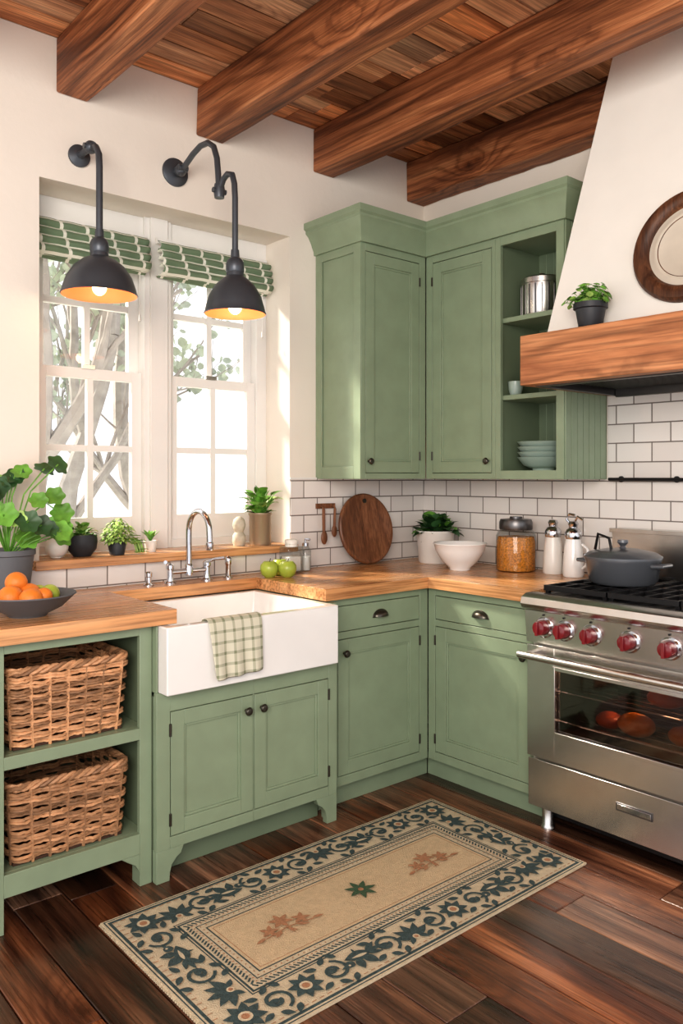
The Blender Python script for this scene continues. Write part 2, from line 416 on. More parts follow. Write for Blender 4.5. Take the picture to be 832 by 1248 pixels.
# outside
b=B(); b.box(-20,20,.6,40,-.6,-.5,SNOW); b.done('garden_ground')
def branch(b,p,d,L,r,lv):
    p=Vector(p); d=Vector(d).normalized(); pts=[p]; n=6
    for i in range(n):
        d=(d+Vector((random.uniform(-.2,.2),random.uniform(-.12,.12),random.uniform(-.08,.16)))).normalized(); p=p+d*L/n; pts.append(p)
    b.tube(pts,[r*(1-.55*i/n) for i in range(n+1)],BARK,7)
    if lv>0:
        for k in range(4):
            q=pts[random.randint(2,n)]; dd=(d+Vector((random.uniform(-1,1),random.uniform(-.5,.5),random.uniform(-.2,.7)))).normalized()
            branch(b,q,dd,L*.62,r*.45,lv-1)
    else:
        for k in range(6):
            b.r=random.random(); q=pts[random.randint(1,n)]
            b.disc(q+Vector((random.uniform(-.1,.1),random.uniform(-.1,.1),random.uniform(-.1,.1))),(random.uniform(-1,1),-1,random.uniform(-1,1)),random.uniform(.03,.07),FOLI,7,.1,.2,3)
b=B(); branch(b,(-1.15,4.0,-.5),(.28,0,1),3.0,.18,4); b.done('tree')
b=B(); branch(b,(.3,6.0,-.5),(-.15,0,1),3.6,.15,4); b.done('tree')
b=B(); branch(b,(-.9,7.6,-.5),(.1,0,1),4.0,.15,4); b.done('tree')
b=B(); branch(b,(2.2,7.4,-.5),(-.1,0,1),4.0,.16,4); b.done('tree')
b=B()
for k in range(30): b.box(-2+k*.14,-1.92+k*.14,6.8,6.83,-.5,.72,TRIM)
b.box(-2,2.2,6.832,6.86,-.2,-.1,TRIM); b.box(-2,2.2,6.832,6.86,.45,.55,TRIM); b.done('picket_fence')
# ---------------------------------------------------------------- cabinets
def door(b,x0,x1,z0,z1,yf,fr=.052,m=None):
    m=m or GREEN; g=.003; x0+=g;x1-=g;z0+=g;z1-=g; t=.019
    b.box(x0,x0+fr,yf,yf+t,z0,z1,m); b.box(x1-fr,x1,yf,yf+t,z0,z1,m)
    b.box(x0+fr,x1-fr,yf,yf+t,z1-fr,z1,m); b.box(x0+fr,x1-fr,yf,yf+t,z0,z0+fr,m)
    b.box(x0+fr-.001,x1-fr+.001,yf+.010,yf+.018,z0+fr-.001,z1-fr+.001,m)
    e=.009
    for (a,c,d,h) in ((x0+fr,x0+fr+e,z0+fr,z1-fr),(x1-fr-e,x1-fr,z0+fr,z1-fr),(x0+fr+e,x1-fr-e,z0+fr,z0+fr+e),(x0+fr+e,x1-fr-e,z1-fr-e,z1-fr)):
        b.box(a,c,yf+.0045,yf+.0099,d,h,m)
def frame(b,x0,x1,z0,z1,ops,yF,m=None,t=.02):
    m=m or GREEN
    xs=sorted(set([x0,x1]+[o[0] for o in ops]+[o[1] for o in ops])); zz=sorted(set([z0,z1]+[o[2] for o in ops]+[o[3] for o in ops]))
    def full(xc): return not any(o[0]<xc<o[1] for o in ops)
    for j in range(len(xs)-1):
        if full((xs[j]+xs[j+1])/2): b.box(xs[j],xs[j+1],yF,yF+t,z0,z1,m)
    for i in range(len(zz)-1):
        zc=(zz[i]+zz[i+1])/2; run=None
        for j in range(len(xs)-1):
            xc=(xs[j]+xs[j+1])/2; inside=full(xc) or any(o[0]<xc<o[1] and o[2]<zc<o[3] for o in ops)
            if not inside and run is None: run=xs[j]
            if inside and run is not None: b.box(run,xs[j],yF,yF+t,zz[i],zz[i+1],m); run=None
        if run is not None: b.box(run,xs[-1],yF,yF+t,zz[i],zz[i+1],m)
def knob(b,x,z,y):
    b.lathe([(.006,0),(.006,.012),(.014,.016),(.016,.022),(.012,.029),(0,.031)],BRONZE,seg=18,T=T_((x,y,z))@OUT)
def hinge(b,x,z,y): b.cyl((x,y-.001,z-.022),(x,y-.001,z+.022),.005,BRONZE,8)
def cup(b,x,z,y):
    v=[];f=[];n=16;m=8; W,H,D=.042,.028,.026
    for i in range(n+1):
        th=pi*i/n
        for j in range(m+1):
            ph=.5*pi*j/m
            v.append((x-W*math.cos(th),y-D*math.sin(th)*math.sin(ph)**.9-.001,z-.012+H*math.sin(th)*math.cos(ph)))
    for i in range(n):
        for j in range(m): f.append((i*(m+1)+j,(i+1)*(m+1)+j,(i+1)*(m+1)+j+1,i*(m+1)+j+1))
    b.add(v,f,BRONZE,True)
    b.prism([(x-.048*math.cos(pi*k/16),y-.0025,z-.016+.036*math.sin(pi*k/16)) for k in range(17)],(0,.0024,0),BRONZE)
b=B(); L0,L1=-2.58,-2.032; yF=-.655
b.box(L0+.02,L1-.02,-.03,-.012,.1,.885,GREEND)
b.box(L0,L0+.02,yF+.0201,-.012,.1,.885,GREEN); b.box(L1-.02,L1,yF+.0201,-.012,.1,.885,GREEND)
frame(b,L0,L1,.0,.885,[(L0+.055,L1-.045,.18,.5),(L0+.055,L1-.045,.54,.855),(L0+.055,L1-.045,.0,.11)],yF)
b.box(L0+.0201,L1-.0201,yF+.0201,-.0301,.14,.18,GREEN); b.box(L0+.0201,L1-.0201,yF+.0201,-.0301,.5,.54,GREEN)
b.prism([(L1-.0451,yF+.0005,.1095),(L1-.0451,yF+.0005,.05),(L1-.06,yF+.0005,.075),(L1-.09,yF+.0005,.095),(L1-.11,yF+.0005,.1095)],(0,.019,0),GREEN)
b.box(L0+.002,L0+.05,yF+.021,yF+.06,0,.139,GREEN); b.box(L1-.044,L1-.002,yF+.021,yF+.06,0,.0999,GREEN)
b.done('open_shelf_cabinet',bevel=.0015)
b=B(); L0,L1=-2.03,-1.225; yF=-.685
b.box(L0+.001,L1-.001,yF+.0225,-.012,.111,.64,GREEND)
frame(b,L0,L1,.11,.655,[(L0+.052,-1.632,.15,.585),(-1.628,L1-.042,.15,.585)],yF)
b.box(L0,-2.024,yF,-.012,.6551,.885,GREEN); b.box(-1.262,L1,yF,-.012,.6551,.885,GREEN)
door(b,L0+.052,-1.631,.15,.585,yF); door(b,-1.629,L1-.042,.15,.585,yF)
knob(b,-1.665,.53,yF); knob(b,-1.597,.53,yF)
for z in (.21,.52): hinge(b,L0+.052,z,yF); hinge(b,L1-.042,z,yF)
for sx,x0 in ((1,L0),(-1,L1)):
    P=[(0,.1099),(0,0),(.05,0),(.052,.03),(.06,.055),(.078,.075),(.095,.085),(.105,.1099)]
    b.prism([(x0+sx*p,yF,z) for p,z in P],(0,.028,0),GREEN)
    b.prism([(x0+sx*.003,yF+.0285+p*.8,z) for p,z in P],(sx*.022,0,0),GREEN)
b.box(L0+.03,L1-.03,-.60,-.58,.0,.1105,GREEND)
b.done('sink_cabinet',bevel=.0015)
def drawer(b,x0,x1,z0,z1,yF):
    g=.003; b.box(x0+g,x1-g,yF,yF+.019,z0+g,z1-g,GREEN)
b=B(); L0,L1=-1.222,-.622; yF=-.62
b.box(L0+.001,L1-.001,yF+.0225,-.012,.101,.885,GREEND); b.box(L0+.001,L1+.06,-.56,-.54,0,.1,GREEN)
frame(b,L0,L1,.1005,.885,[(-1.165,-.675,.745,.855),(-1.165,-.675,.14,.715)],yF)
drawer(b,-1.165,-.675,.745,.855,yF); door(b,-1.165,-.675,.14,.715,yF,.058)
cup(b,-.92,.80,yF); knob(b,-1.13,.655,yF)
for z in (.2,.65): hinge(b,-.675,z,yF)
b.done('base_cabinet',bevel=.0015)
b=B(); b.M=RM; L0,L1=.6225,1.222
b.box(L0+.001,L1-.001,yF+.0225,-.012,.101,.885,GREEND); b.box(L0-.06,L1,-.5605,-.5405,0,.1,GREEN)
frame(b,L0,L1,.1005,.885,[(.665,1.195,.745,.855),(.665,1.195,.14,.715)],yF)
drawer(b,.665,1.195,.745,.855,yF); door(b,.665,1.195,.14,.715,yF,.062)
cup(b,.93,.80,yF); knob(b,1.165,.655,yF)
for z in (.2,.65): hinge(b,.665,z,yF)
b.done('base_cabinet',bevel=.0015)
# countertop
b=B(); zt,zb=.94,.89
def strips(x0,x1,y0,y1,n,axis):
    for k in range(n):
        b.r=random.random()
        if axis==0: b.box(x0,x1,y0+(y1-y0)*k/n,y0+(y1-y0)*(k+1)/n,zb,zt,BUTCH)
        else: b.box(x0+(x1-x0)*k/n,x0+(x1-x0)*(k+1)/n,y0,y1,zb,zt,BUTCHY)
strips(-2.62,-1.96,-.70,-.165,8,0); strips(-2.62,-1.262,-.165,-.01,3,0)
strips(-1.262,-.66,-.66,-.01,10,0); strips(-.66,-.01,-.66,-.01,10,0); strips(-.66,-.01,-1.226,-.66,10,1)
b.done('countertop',bevel=.0008,seg=1)
# farmhouse sink
b=B(); o=(-2.022,-1.266,-.745,-.17); i=(-1.985,-1.30,-.705,-.205); zt=.887;zb=.6555;zi=.68
V=[(o[0],o[2],zb),(o[1],o[2],zb),(o[1],o[3],zb),(o[0],o[3],zb),(o[0],o[2],zt),(o[1],o[2],zt),(o[1],o[3],zt),(o[0],o[3],zt),
   (i[0],i[2],zt),(i[1],i[2],zt),(i[1],i[3],zt),(i[0],i[3],zt),(i[0]+.02,i[2]+.01,zi),(i[1]-.02,i[2]+.01,zi),(i[1]-.02,i[3]-.01,zi),(i[0]+.02,i[3]-.01,zi)]
F=[(3,2,1,0),(0,1,5,4),(1,2,6,5),(2,3,7,6),(3,0,4,7),(4,5,9,8),(5,6,10,9),(6,7,11,10),(7,4,8,11),(8,9,13,12),(9,10,14,13),(10,11,15,14),(11,8,12,15),(12,13,14,15)]
b.add(V,F,CERAM,True); b.lathe([(0,.001),(.03,.001),(.036,.004),(.04,.001)],CHROME,(-1.64,-.45,zi),24); b.done('farmhouse_sink',bevel=.014,seg=4,ang=80)
# towel
b=B(); xa,xb=-1.865,-1.64; path=[(-.697,.76),(-.698,.82),(-.697,.875),(-.703,.893),(-.725,.899),(-.745,.895),(-.752,.88),(-.755,.84),(-.757,.80),(-.758,.76),(-.760,.72),(-.762,.685)]
n=24;v=[];f=[];m=len(path)
for k in range(n+1):
    s=k/n
    for j,(py,pz) in enumerate(path):
        d=max(0,(j-6)/(m-7))
        x=xa+(xb-xa)*s+ d*.012*(1-2*s)+d*.01
        y=py-.007*d*(1+math.sin(s*17)) -.002*(j>5)
        v.append((x,y,pz+d*.012*(s-.3)))
for k in range(n):
    for j in range(m-1): f.append((k*m+j,k*m+j+1,(k+1)*m+j+1,(k+1)*m+j))
b.add(v,f,TOWEL,True); b.done('dish_towel',solid=.003,sub=1)
# faucet
b=B(); fx,fy,z=-1.57,-.1,.94
for dx in (-.09,.09):
    b.lathe([(.026,0),(.026,.006),(.016,.012),(.013,.03),(.013,.06),(.018,.065),(.018,.08),(.012,.086),(0,.088)],CHROME,(fx+dx,fy,z),20)
    b.tube([(fx+dx,fy,z+.08),(fx+dx*1.25,fy-.03,z+.095),(fx+dx*1.6,fy-.06,z+.10)],[.007,.006,.008],CHROME,10)
b.cyl((fx-.09,fy,z+.05),(fx+.09,fy,z+.05),.011,CHROME,14)
b.lathe([(.018,.03),(.018,.07),(.013,.08)],CHROME,(fx,fy,z),18)
g=[(fx,fy,z+.05),(fx,fy,z+.2)]+[(fx,fy-.085+.085*math.cos(a),z+.225+.085*math.sin(a)) for a in [pi*k/12 for k in range(13)]]+[(fx,fy-.172,z+.19),(fx,fy-.173,z+.165)]
b.tube(g,.0125,CHROME,14); b.lathe([(.015,0),(.017,.005),(.016,.03),(.012,.034)],CHROME,(fx,fy-.173,z+.15),16)
for dx,hh in ((-.19,.06),(.2,.1)):
    b.lathe([(.022,0),(.022,.005),(.012,.012),(.011,hh*.6),(.015,hh*.65),(.015,hh*.9),(.008,hh),(0,hh)],CHROME,(fx+dx,fy,z),18)
b.done('bridge_faucet')
# upper cabinets
ZB,ZT=1.385,2.54
b=B(); yF=-.34
b.box(-.778,-.343,yF+.0225,-.001,ZB+.001,ZT-.001,GREEN)
frame(b,-.78,-.342,ZB,ZT,[(-.755,-.385,ZB+.028,2.475)],yF)
door(b,-.755,-.385,ZB+.028,2.475,yF,.055); knob(b,-.735,1.47,yF)
for z in (1.5,2.38): hinge(b,-.385,z,yF)
for (ya,yb,za,zb_) in ((yF,yF+.05,ZB,ZT),(-.05,-.001,ZB,ZT),(yF+.05,-.05,ZB,ZB+.06),(yF+.05,-.05,2.47,ZT)):
    b.box(-.787,-.7802,ya,yb,za,zb_,GREEN)
b.done('upper_cabinet',bevel=.0015)
b=B(); b.M=RM
b.box(.344,.784,yF+.0225,-.0005,ZB+.001,ZT-.001,GREEN)
frame(b,.3425,.785,ZB,ZT,[(.385,.765,ZB+.028,2.475)],yF)
door(b,.385,.765,ZB+.028,2.475,yF,.055); knob(b,.745,1.47,yF)
for z in (1.5,2.38): hinge(b,.385,z,yF)
b.done('upper_cabinet',bevel=.0015)
b=B(); b.M=RM; A0,A1=.786,1.16
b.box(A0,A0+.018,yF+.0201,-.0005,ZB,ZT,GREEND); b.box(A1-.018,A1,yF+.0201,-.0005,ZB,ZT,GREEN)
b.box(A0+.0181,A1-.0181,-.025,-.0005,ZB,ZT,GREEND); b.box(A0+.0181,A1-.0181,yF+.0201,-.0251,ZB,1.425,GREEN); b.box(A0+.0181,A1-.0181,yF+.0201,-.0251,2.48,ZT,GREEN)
frame(b,A0,A1,ZB,ZT,[(A0+.03,A1-.04,1.425,2.47)],yF)
for z in (1.775,2.135): b.box(A0+.0181,A1-.0181,yF+.021,-.0251,z-.022,z,GREEN)
k=A0+.06
while k<A1-.03: b.box(k,k+.004,-.0275,-.0251,1.4251,2.479,GREEN); k+=.045
k=-.335
while k<-.03: b.box(A1+.0002,A1+.007,k,k+.041,ZB,ZT,GREEN); k+=.0455
b.done('open_upper_cabinet',bevel=.0015)
b=B(); prof=[(0,2.51),(.012,2.51),(.014,2.53),(.022,2.545),(.03,2.565),(.048,2.595),(.064,2.61),(.064,2.622),(.076,2.63),(.076,2.66),(0,2.66)]
v=[];f=[];n=len(prof)
for (fn) in (lambda o:(-.78-o,-.001),lambda o:(-.78-o,-.34-o),lambda o:(-.34-o,-.34-o),lambda o:(-.34-o,-1.166-o*.8),lambda o:(-.001,-1.166-o*.8)):
    for o_,z_ in prof: q=fn(o_+.007); v.append((q[0],q[1],z_))
for s in range(4):
    for j in range(n): f.append((s*n+j,s*n+(j+1)%n,(s+1)*n+(j+1)%n,(s+1)*n+j))
b.add(v,f,GREEN); b.prism([(-.78,-.001,2.64),(-.78,-.34,2.64),(-.34,-.34,2.64),(-.34,-1.16,2.64),(-.001,-1.16,2.64),(-.001,-.001,2.64)],(0,0,.01),GREEN)
b.done('trim_crown_molding')
# ---------------------------------------------------------------- hood
b=B()
hb=[(-.53,-1.20),(-.53,-2.18),(-.01,-2.18),(-.01,-1.20)]; ht=[(-.30,-1.37),(-.30,-2.01),(-.01,-2.01),(-.01,-1.37)]
V=[(x,y,1.966) for x,y in hb]+[(x,y,3.149) for x,y in ht]
b.add(V,[(0,1,2,3),(4,5,6,7),(0,1,5,4),(1,2,6,5),(2,3,7,6),(3,0,4,7)],HOODW)
b.r=.6
b.box(-.672,-.6101,-2.21,-1.178,1.765,1.965,HOODWOOD); b.box(-.61,-.01,-1.205,-1.178,1.765,1.965,HOODWOOD); b.box(-.61,-.01,-2.21,-2.183,1.765,1.965,HOODWOOD)
b.box(-.61,-.01,-2.1829,-1.2051,1.94,1.965,HOODWOOD)
b.box(-.609,-.011,-2.182,-1.206,1.80,1.82,STEELD)
for k in range(18): b.box(-.57+k*.028,-.555+k*.028,-2.13,-1.26,1.785,1.7999,BLACK)
b.box(-.609,-.58,-2.182,-1.2251,1.76,1.7999,STEELD); b.box(-.04,-.011,-2.182,-1.2251,1.755,1.7999,STEELD); b.box(-.609,-.011,-1.225,-1.206,1.762,1.7999,STEELD)
b.done('range_hood',bevel=.003)
b=B(); zc=2.235; xc=-.53+.23*(zc-1.965)/1.184
TT=T_((xc-.001,-1.79,zc))@Matrix.Rotation(-pi/2+math.atan(.23/1.184),4,'Y')
b.lathe([(0,0),(.215,0),(.215,.02),(.205,.035),(.185,.04),(.165,.034),(.155,.02),(.152,.012)],CLOCKW,seg=64,T=TT)
b.lathe([(0,.012),(.118,.012),(.124,.016),(.134,.016),(.14,.013),(.153,.013)],CREAM,seg=48,T=TT)
b.lathe([(.118,.0125),(.120,.0150),(.122,.0125)],CLOCKW,seg=48,T=TT)
b.done('round_wall_clock')
# ---------------------------------------------------------------- range
b=B(); b.M=RM; L0,L1=1.232,2.145; m=STEEL
b.box(L0,1.33,-.655,-.03,.1,.899,m); b.box(2.045,L1,-.655,-.03,.1,.899,m); b.box(1.3301,2.0449,-.655,-.03,.1,.37,m); b.box(1.3301,2.0449,-.655,-.03,.69,.899,m); b.box(1.3301,2.0449,-.2,-.03,.3701,.6899,BLK)
b.box(1.3301,1.335,-.655,-.2001,.3751,.6849,BLK); b.box(2.04,2.0449,-.655,-.2001,.3751,.6849,BLK); b.box(1.3301,2.0449,-.655,-.2001,.3701,.375,BLK); b.box(1.3301,2.0449,-.655,-.2001,.685,.6899,BLK)
b.box(L0+.003,L1-.003,-.693,-.6551,.10,.285,m)
b.box(L0+.03,L1-.03,-.60,-.1,.04,.0999,BLACK)
D0,D1=.298,.735
b.box(L0+.003,1.36,-.70,-.657,D0,D1,m); b.box(2.015,L1-.003,-.70,-.657,D0,D1,m); b.box(1.36,2.015,-.70,-.657,D0,.41,m); b.box(1.36,2.015,-.70,-.657,.655,D1,m)
for (a,c,d,h) in ((1.352,1.366,.40,.665),(2.009,2.023,.40,.665),(1.3661,2.0089,.40,.414),(1.3661,2.0089,.651,.665)): b.box(a,c,-.706,-.7001,d,h,m)
b.box(1.361,2.014,-.690,-.688,.411,.654,OVENG)
for z in (.445,.56):
    for k in range(9): b.cyl((1.34,-.64+k*.05,z),(2.035,-.64+k*.05,z),.0028,CHROME,6)
    b.cyl((1.34,-.65,z),(2.035,-.65,z),.005,CHROME,8)
b.sphere((1.53,-.59,.478),(.05,.05,.031),TOMATO); b.sphere((1.645,-.60,.488),(.07,.055,.042),SQUASH); b.sphere((1.74,-.56,.596),(.07,.06,.032),TOMATO); b.sphere((1.83,-.58,.482),(.07,.055,.036),SQUASH)
b.tube([(L0+.01,-.765,.705),(L1-.01,-.765,.705)],.0145,m,16)
for x in (L0+.05,L1-.05): b.box(x-.012,x+.012,-.765,-.7001,.692,.718,m)
b.prism([(L0,-.6551,.745),(L0,-.70,.745),(L0,-.712,.872),(L0,-.732,.882),(L0,-.742,.90),(L0,-.735,.925),(L0,-.705,.938),(L0,-.6551,.938)],(L1-L0,0,0),m)
for x in (1.32,1.412,1.527,1.68,1.83,1.95,2.06):
    TT=T_((x,-.706,.812))@OUT
    b.lathe([(.040,0),(.040,.006),(.034,.012),(.030,.012)],CHROME,seg=28,T=TT)
    b.lathe([(.029,.010),(.029,.03),(.026,.042),(.02,.045),(0,.045)],RED,seg=24,T=TT); b.box(-.006,.006,-.026,.026,.042,.056,RED,T=TT)
    b.box(x-.004,x+.004,-.716,-.7115,.857,.863,BLACK)
b.box(L0,L1,-.655,-.0751,.9,.925,m); b.box(L0+.03,L1-.03,-.64,-.09,.9251,.932,BLACK)
for k in range(3):
    xa=L0+.035+k*.283; xb=xa+.275
    for yy in (-.63,-.37,-.11): b.box(xa,xb,yy-.007,yy+.007,.945,.9655,BLACK)
    for q in range(5):
        xx=xa+.007+(xb-xa-.014)*q/4; b.box(xx-.006,xx+.006,-.635,-.105,.948,.965,BLACK)
    for yy in (-.5,-.24):
        b.lathe([(0,.03),(.035,.03),(.045,.02),(.05,0)],BLACK,((xa+xb)/2,yy,.932-.01),20)
        b.box(xa,xb,yy-.005,yy+.005,.95,.9645,BLACK)
    for xx in (xa+.01,xb-.01):
        for yy in (-.62,-.12): b.box(xx-.008,xx+.008,yy-.008,yy+.008,.93,.95,BLACK)
b.box(L0,L1,-.075,-.012,.9,1.1499,m); b.box(L0,L1,-.10,-.012,1.15,1.168,m)
for x in (L0+.05,L1-.05):
    b.lathe([(.028,0),(.028,.012),(.022,.02),(.022,.1)],m,(x,-.63,0),20); b.lathe([(.028,0),(.022,.02),(.022,.1)],m,(x,-.12,0),20)
b.box(1.62,1.76,-.697,-.6931,.195,.225,STEELD); b.box(1.625,1.755,-.699,-.6971,.20,.22,CHROME)
b.done('gas_range',bevel=.002)
b=B(); c=(-.35,-1.445,.966)
b.lathe([(0,0),(.118,0),(.132,.012),(.147,.09),(.151,.098),(.151,.104),(.14,.104)],ENAM,c,40)
b.lathe([(.153,.104),(.153,.110),(.13,.125),(.07,.138),(0,.142)],ENAM,c,40); b.lathe([(.016,.138),(.01,.15),(.022,.165),(.02,.175),(0,.178)],ENAM,c,20)
for s in (-1,1):
    b.tube([(c[0]-.035,c[1]+s*.142,c[2]+.08),(c[0]-.035,c[1]+s*.185,c[2]+.083),(c[0]+.035,c[1]+s*.185,c[2]+.083),(c[0]+.035,c[1]+s*.142,c[2]+.08)],.008,ENAM,10)
b.tube([(c[0]-.02,c[1]+.04,c[2]+.135),(c[0]-.02,c[1]+.05,c[2]+.18),(c[0]-.02,c[1]+.1,c[2]+.195),(c[0]-.01,c[1]+.12,c[2]+.13)],.006,BLACK,10)
b.done('casserole_pot')
b=B(); b.M=RM
b.cyl((1.2,-.05,1.385),(2.3,-.05,1.385),.007,BLACK,10)
for x in (1.24,1.50,1.9,2.25): b.cyl((x,-.05,1.385),(x,-.012,1.385),.006,BLACK,8); b.lathe([(.014,0),(.014,.006),(0,.008)],BLACK,seg=14,T=T_((x,-.010,1.385))@OUT)
b.done('utensil_rail')
# ---------------------------------------------------------------- lamps
def shade(b,c,R):
    k=R/.125
    b.lathe([(.125*k,0),(.128*k,.004),(.124*k,.012),(.12*k,.03),(.108*k,.07),(.085*k,.11),(.055*k,.138),(.036,.15),(.034,.165),(.036,.168),(.036,.2),(.03,.215),(.018,.225),(.016,.255),(.0,.256)],LAMPM,c,40)
    b.lathe([(.125*k,0),(.118*k,.012),(.114*k,.03),(.102*k,.068),(.08*k,.105),(.05*k,.13),(0,.137)],COPPER,c,40)
    b.sphere((c[0],c[1],c[2]+.034),(.028,.028,.034),BULB); b.cyl((c[0],c[1],c[2]+.066),(c[0],c[1],c[2]+.13),.016,BRONZE,12)
b=B(); X=-1.583
b.lathe([(.062,0),(.062,.008),(.05,.014),(.02,.018),(.018,.03),(0,.03)],LAMPM,seg=32,T=T_((X,0,2.74))@OUT)
b.sphere((X,-.05,2.735),.026,LAMPM)
P=[(X,-.02,2.735),(X,-.09,2.745),(X,-.16,2.775),(X,-.22,2.79),(X,-.28,2.785),(X,-.325,2.755),(X,-.35,2.70),(X,-.36,2.63),(X,-.365,2.57)]
b.tube(P,.0125,LAMPM,12); b.lathe([(.0,-.03),(.02,-.028),(.024,0),(.02,.028),(0,.03)],LAMPM,(X,-.368,2.56),18)
b.tube([(X,-.368,2.56),(X,-.40,2.60),(X,-.43,2.612),(X,-.465,2.60),(X,-.48,2.56),(X,-.485,2.5),(X,-.485,2.28)],.012,LAMPM,12)
b.cyl((X-.03,-.368,2.56),(X+.03,-.368,2.56),.011,LAMPM,10)
b.cyl((X-.022,-.07,2.74),(X+.022,-.07,2.74),.014,LAMPM,10)
shade(b,(X,-.485,2.04),.12); b.done('wall_sconce')
b=B(); X=-2.02; Y=-.2
b.lathe([(.045,0),(.045,.01),(.03,.016),(.016,.02),(.014,.04),(0,.04)],LAMPM,seg=28,T=T_((X,0,2.70))@OUT)
b.tube([(X,-.02,2.70),(X,-.15,2.70)],.013,LAMPM,12); b.sphere((X,-.12,2.70),.026,LAMPM); b.cyl((X-.03,-.12,2.70),(X+.03,-.12,2.70),.012,LAMPM,12)
b.tube([(X,-.12,2.70),(X,-.17,2.685),(X,-.195,2.65),(X,-.2,2.6),(X,-.2,2.33)],.013,LAMPM,12)
shade(b,(X,Y,2.10),.143); b.done('wall_sconce')
# ---------------------------------------------------------------- baskets
def basket(x0,x1,y0,y1,z0,z1):
    b=B(); pitch=.0205; rows=int((z1-z0-.03)/pitch); cr=.035
    def path(off,sc):
        ax,bx,ay,by=x0+.012-sc,x1-.012+sc,y0+.012-sc,y1-.012+sc
        pts=[]
        def seg(p,q,n):
            for k in range(n): pts.append((p[0]+(q[0]-p[0])*k/n,p[1]+(q[1]-p[1])*k/n))
        nx,ny=32,32
        seg((ax+cr,ay),(bx-cr,ay),nx)
        for k in range(4): a=-pi/2+pi/2*k/4; pts.append((bx-cr+cr*math.cos(a),ay+cr+cr*math.sin(a)))
        seg((bx,ay+cr),(bx,by-cr),ny)
        for k in range(4): a=pi/2*k/4; pts.append((bx-cr+cr*math.cos(a),by-cr+cr*math.sin(a)))
        seg((bx-cr,by),(ax+cr,by),nx)
        for k in range(4): a=pi/2+pi/2*k/4; pts.append((ax+cr+cr*math.cos(a),by-cr+cr*math.sin(a)))
        seg((ax,by-cr),(ax,ay+cr),ny)
        for k in range(4): a=pi+pi/2*k/4; pts.append((ax+cr+cr*math.cos(a),ay+cr+cr*math.sin(a)))
        return pts
    cx,cy=(x0+x1)/2,(y0+y1)/2
    for r in range(rows):
        pp=path(0,-.016*(1-r/rows)); z=z0+.012+r*pitch; n=len(pp)
        for half in (0,1):
            out=[]
            for k,(px,py) in enumerate(pp):
                q=pp[(k+1)%n]; t=Vector((q[0]-px,q[1]-py)); t.normalize(); nn=Vector((t.y,-t.x))
                a=.0085*math.cos(pi*k/6*1.0+pi*r)
                out.append((px+nn.x*a,py+nn.y*a,z+half*.0095+random.uniform(-.0022,.0022)))
            b.r=random.random(); b.tube(out,.0052,WICK,6,closed=True)
    pp=path(0,-.016); pt=path(0,0)
    for k in range(3,len(pp),6):
        b.r=random.random(); b.tube([(pp[k][0],pp[k][1],z0),(pt[k][0],pt[k][1],z1-.012)],.0055,WICK,6)
    for ph in (0,2.1,4.2):
        out=[]
        for k,(px,py) in enumerate(pt):
            a=k*.75+ph; out.append((px+(px-cx)*.02*math.cos(a),py+(py-cy)*.02*math.cos(a),z1-.012+.008*math.sin(a)))
        b.r=random.random(); b.tube(out,.007,WICK,6,closed=True)
    b.box(x0+.03,x1-.03,y0+.03,y1-.03,z0,z0+.008,WICKD)
    b.done('wicker_basket')
basket(-2.515,-2.095,-.645,-.18,.5415,.80)
basket(-2.515,-2.095,-.645,-.18,.1815,.44)
# ---------------------------------------------------------------- rug
b=B(); RX,RY,RW,RH=-2.28,-.795,1.495,.76
b.box(RX,RX+RW,RY-RH,RY,0.001,.008,RUGB)
zc=[.0084]
def fp(pts,mat):
    zc[0]+=.000004
    b.add([(RX+p[0],RY-p[1],zc[0]) for p in pts],[tuple(range(len(pts)))],mat)
def rect(a,c,d,h,mat): fp([(a,d),(c,d),(c,h),(a,h)],mat)
def ringr(i,w,mat):
    rect(i,RW-i,i,i+w,mat); rect(i,RW-i,RH-i-w,RH-i,mat); rect(i,i+w,i+w,RH-i-w,mat); rect(RW-i-w,RW-i,i+w,RH-i-w,mat)
def pet(cx,cy,a,L,W,mat):
    pts=[];n=8
    for k in range(n+1): t=k/n; pts.append((L*t,W*.5*math.sin(pi*t**.8)))
    for k in range(n-1,0,-1): t=k/n; pts.append((L*t,-W*.5*math.sin(pi*t**.8)))
    ca,sa=math.cos(a),math.sin(a); fp([(cx+x*ca-y*sa,cy+x*sa+y*ca) for x,y in pts],mat)
def rib(pts,w,mat,w2=None):
    n=len(pts)-1
    for k in range(n):
        ww=w if w2 is None else w+(w2-w)*k/n
        p,q=Vector(pts[k]),Vector(pts[k+1]); t=(q-p).normalized(); nn=Vector((-t.y,t.x))*ww*.5; e=t*ww*.2
        fp([tuple(p-nn-e),tuple(q-nn+e),tuple(q+nn+e),tuple(p+nn-e)],mat)
def flower(cx,cy,R,n,mat,a0=0,W=.5):
    for k in range(n): pet(cx,cy,a0+2*pi*k/n,R,R*W,mat)
def dot(cx,cy,r,mat): fp([(cx+r*math.cos(t),cy+r*math.sin(t)) for t in [2*pi*j/12 for j in range(12)]],mat)
ringr(.006,.004,RUGT); ringr(.016,.010,RUGT); ringr(.163,.004,RUGT); ringr(.171,.007,RUGT); ringr(.212,.004,RUGT)
rect(.235,RW-.235,.235,RH-.235,RUGC); ringr(.235,.005,RUGT); ringr(.25,.0025,RUGR)
def along(i,step,fn):
    n=int((RW-2*i)/step)
    for k in range(n+1):
        u=i+(RW-2*i)*k/n; fn(u,i,0); fn(u,RH-i,pi)
    n=int((RH-2*i)/step)
    for k in range(1,n):
        w=i+(RH-2*i)*k/n; fn(i,w,pi/2); fn(RW-i,w,-pi/2)
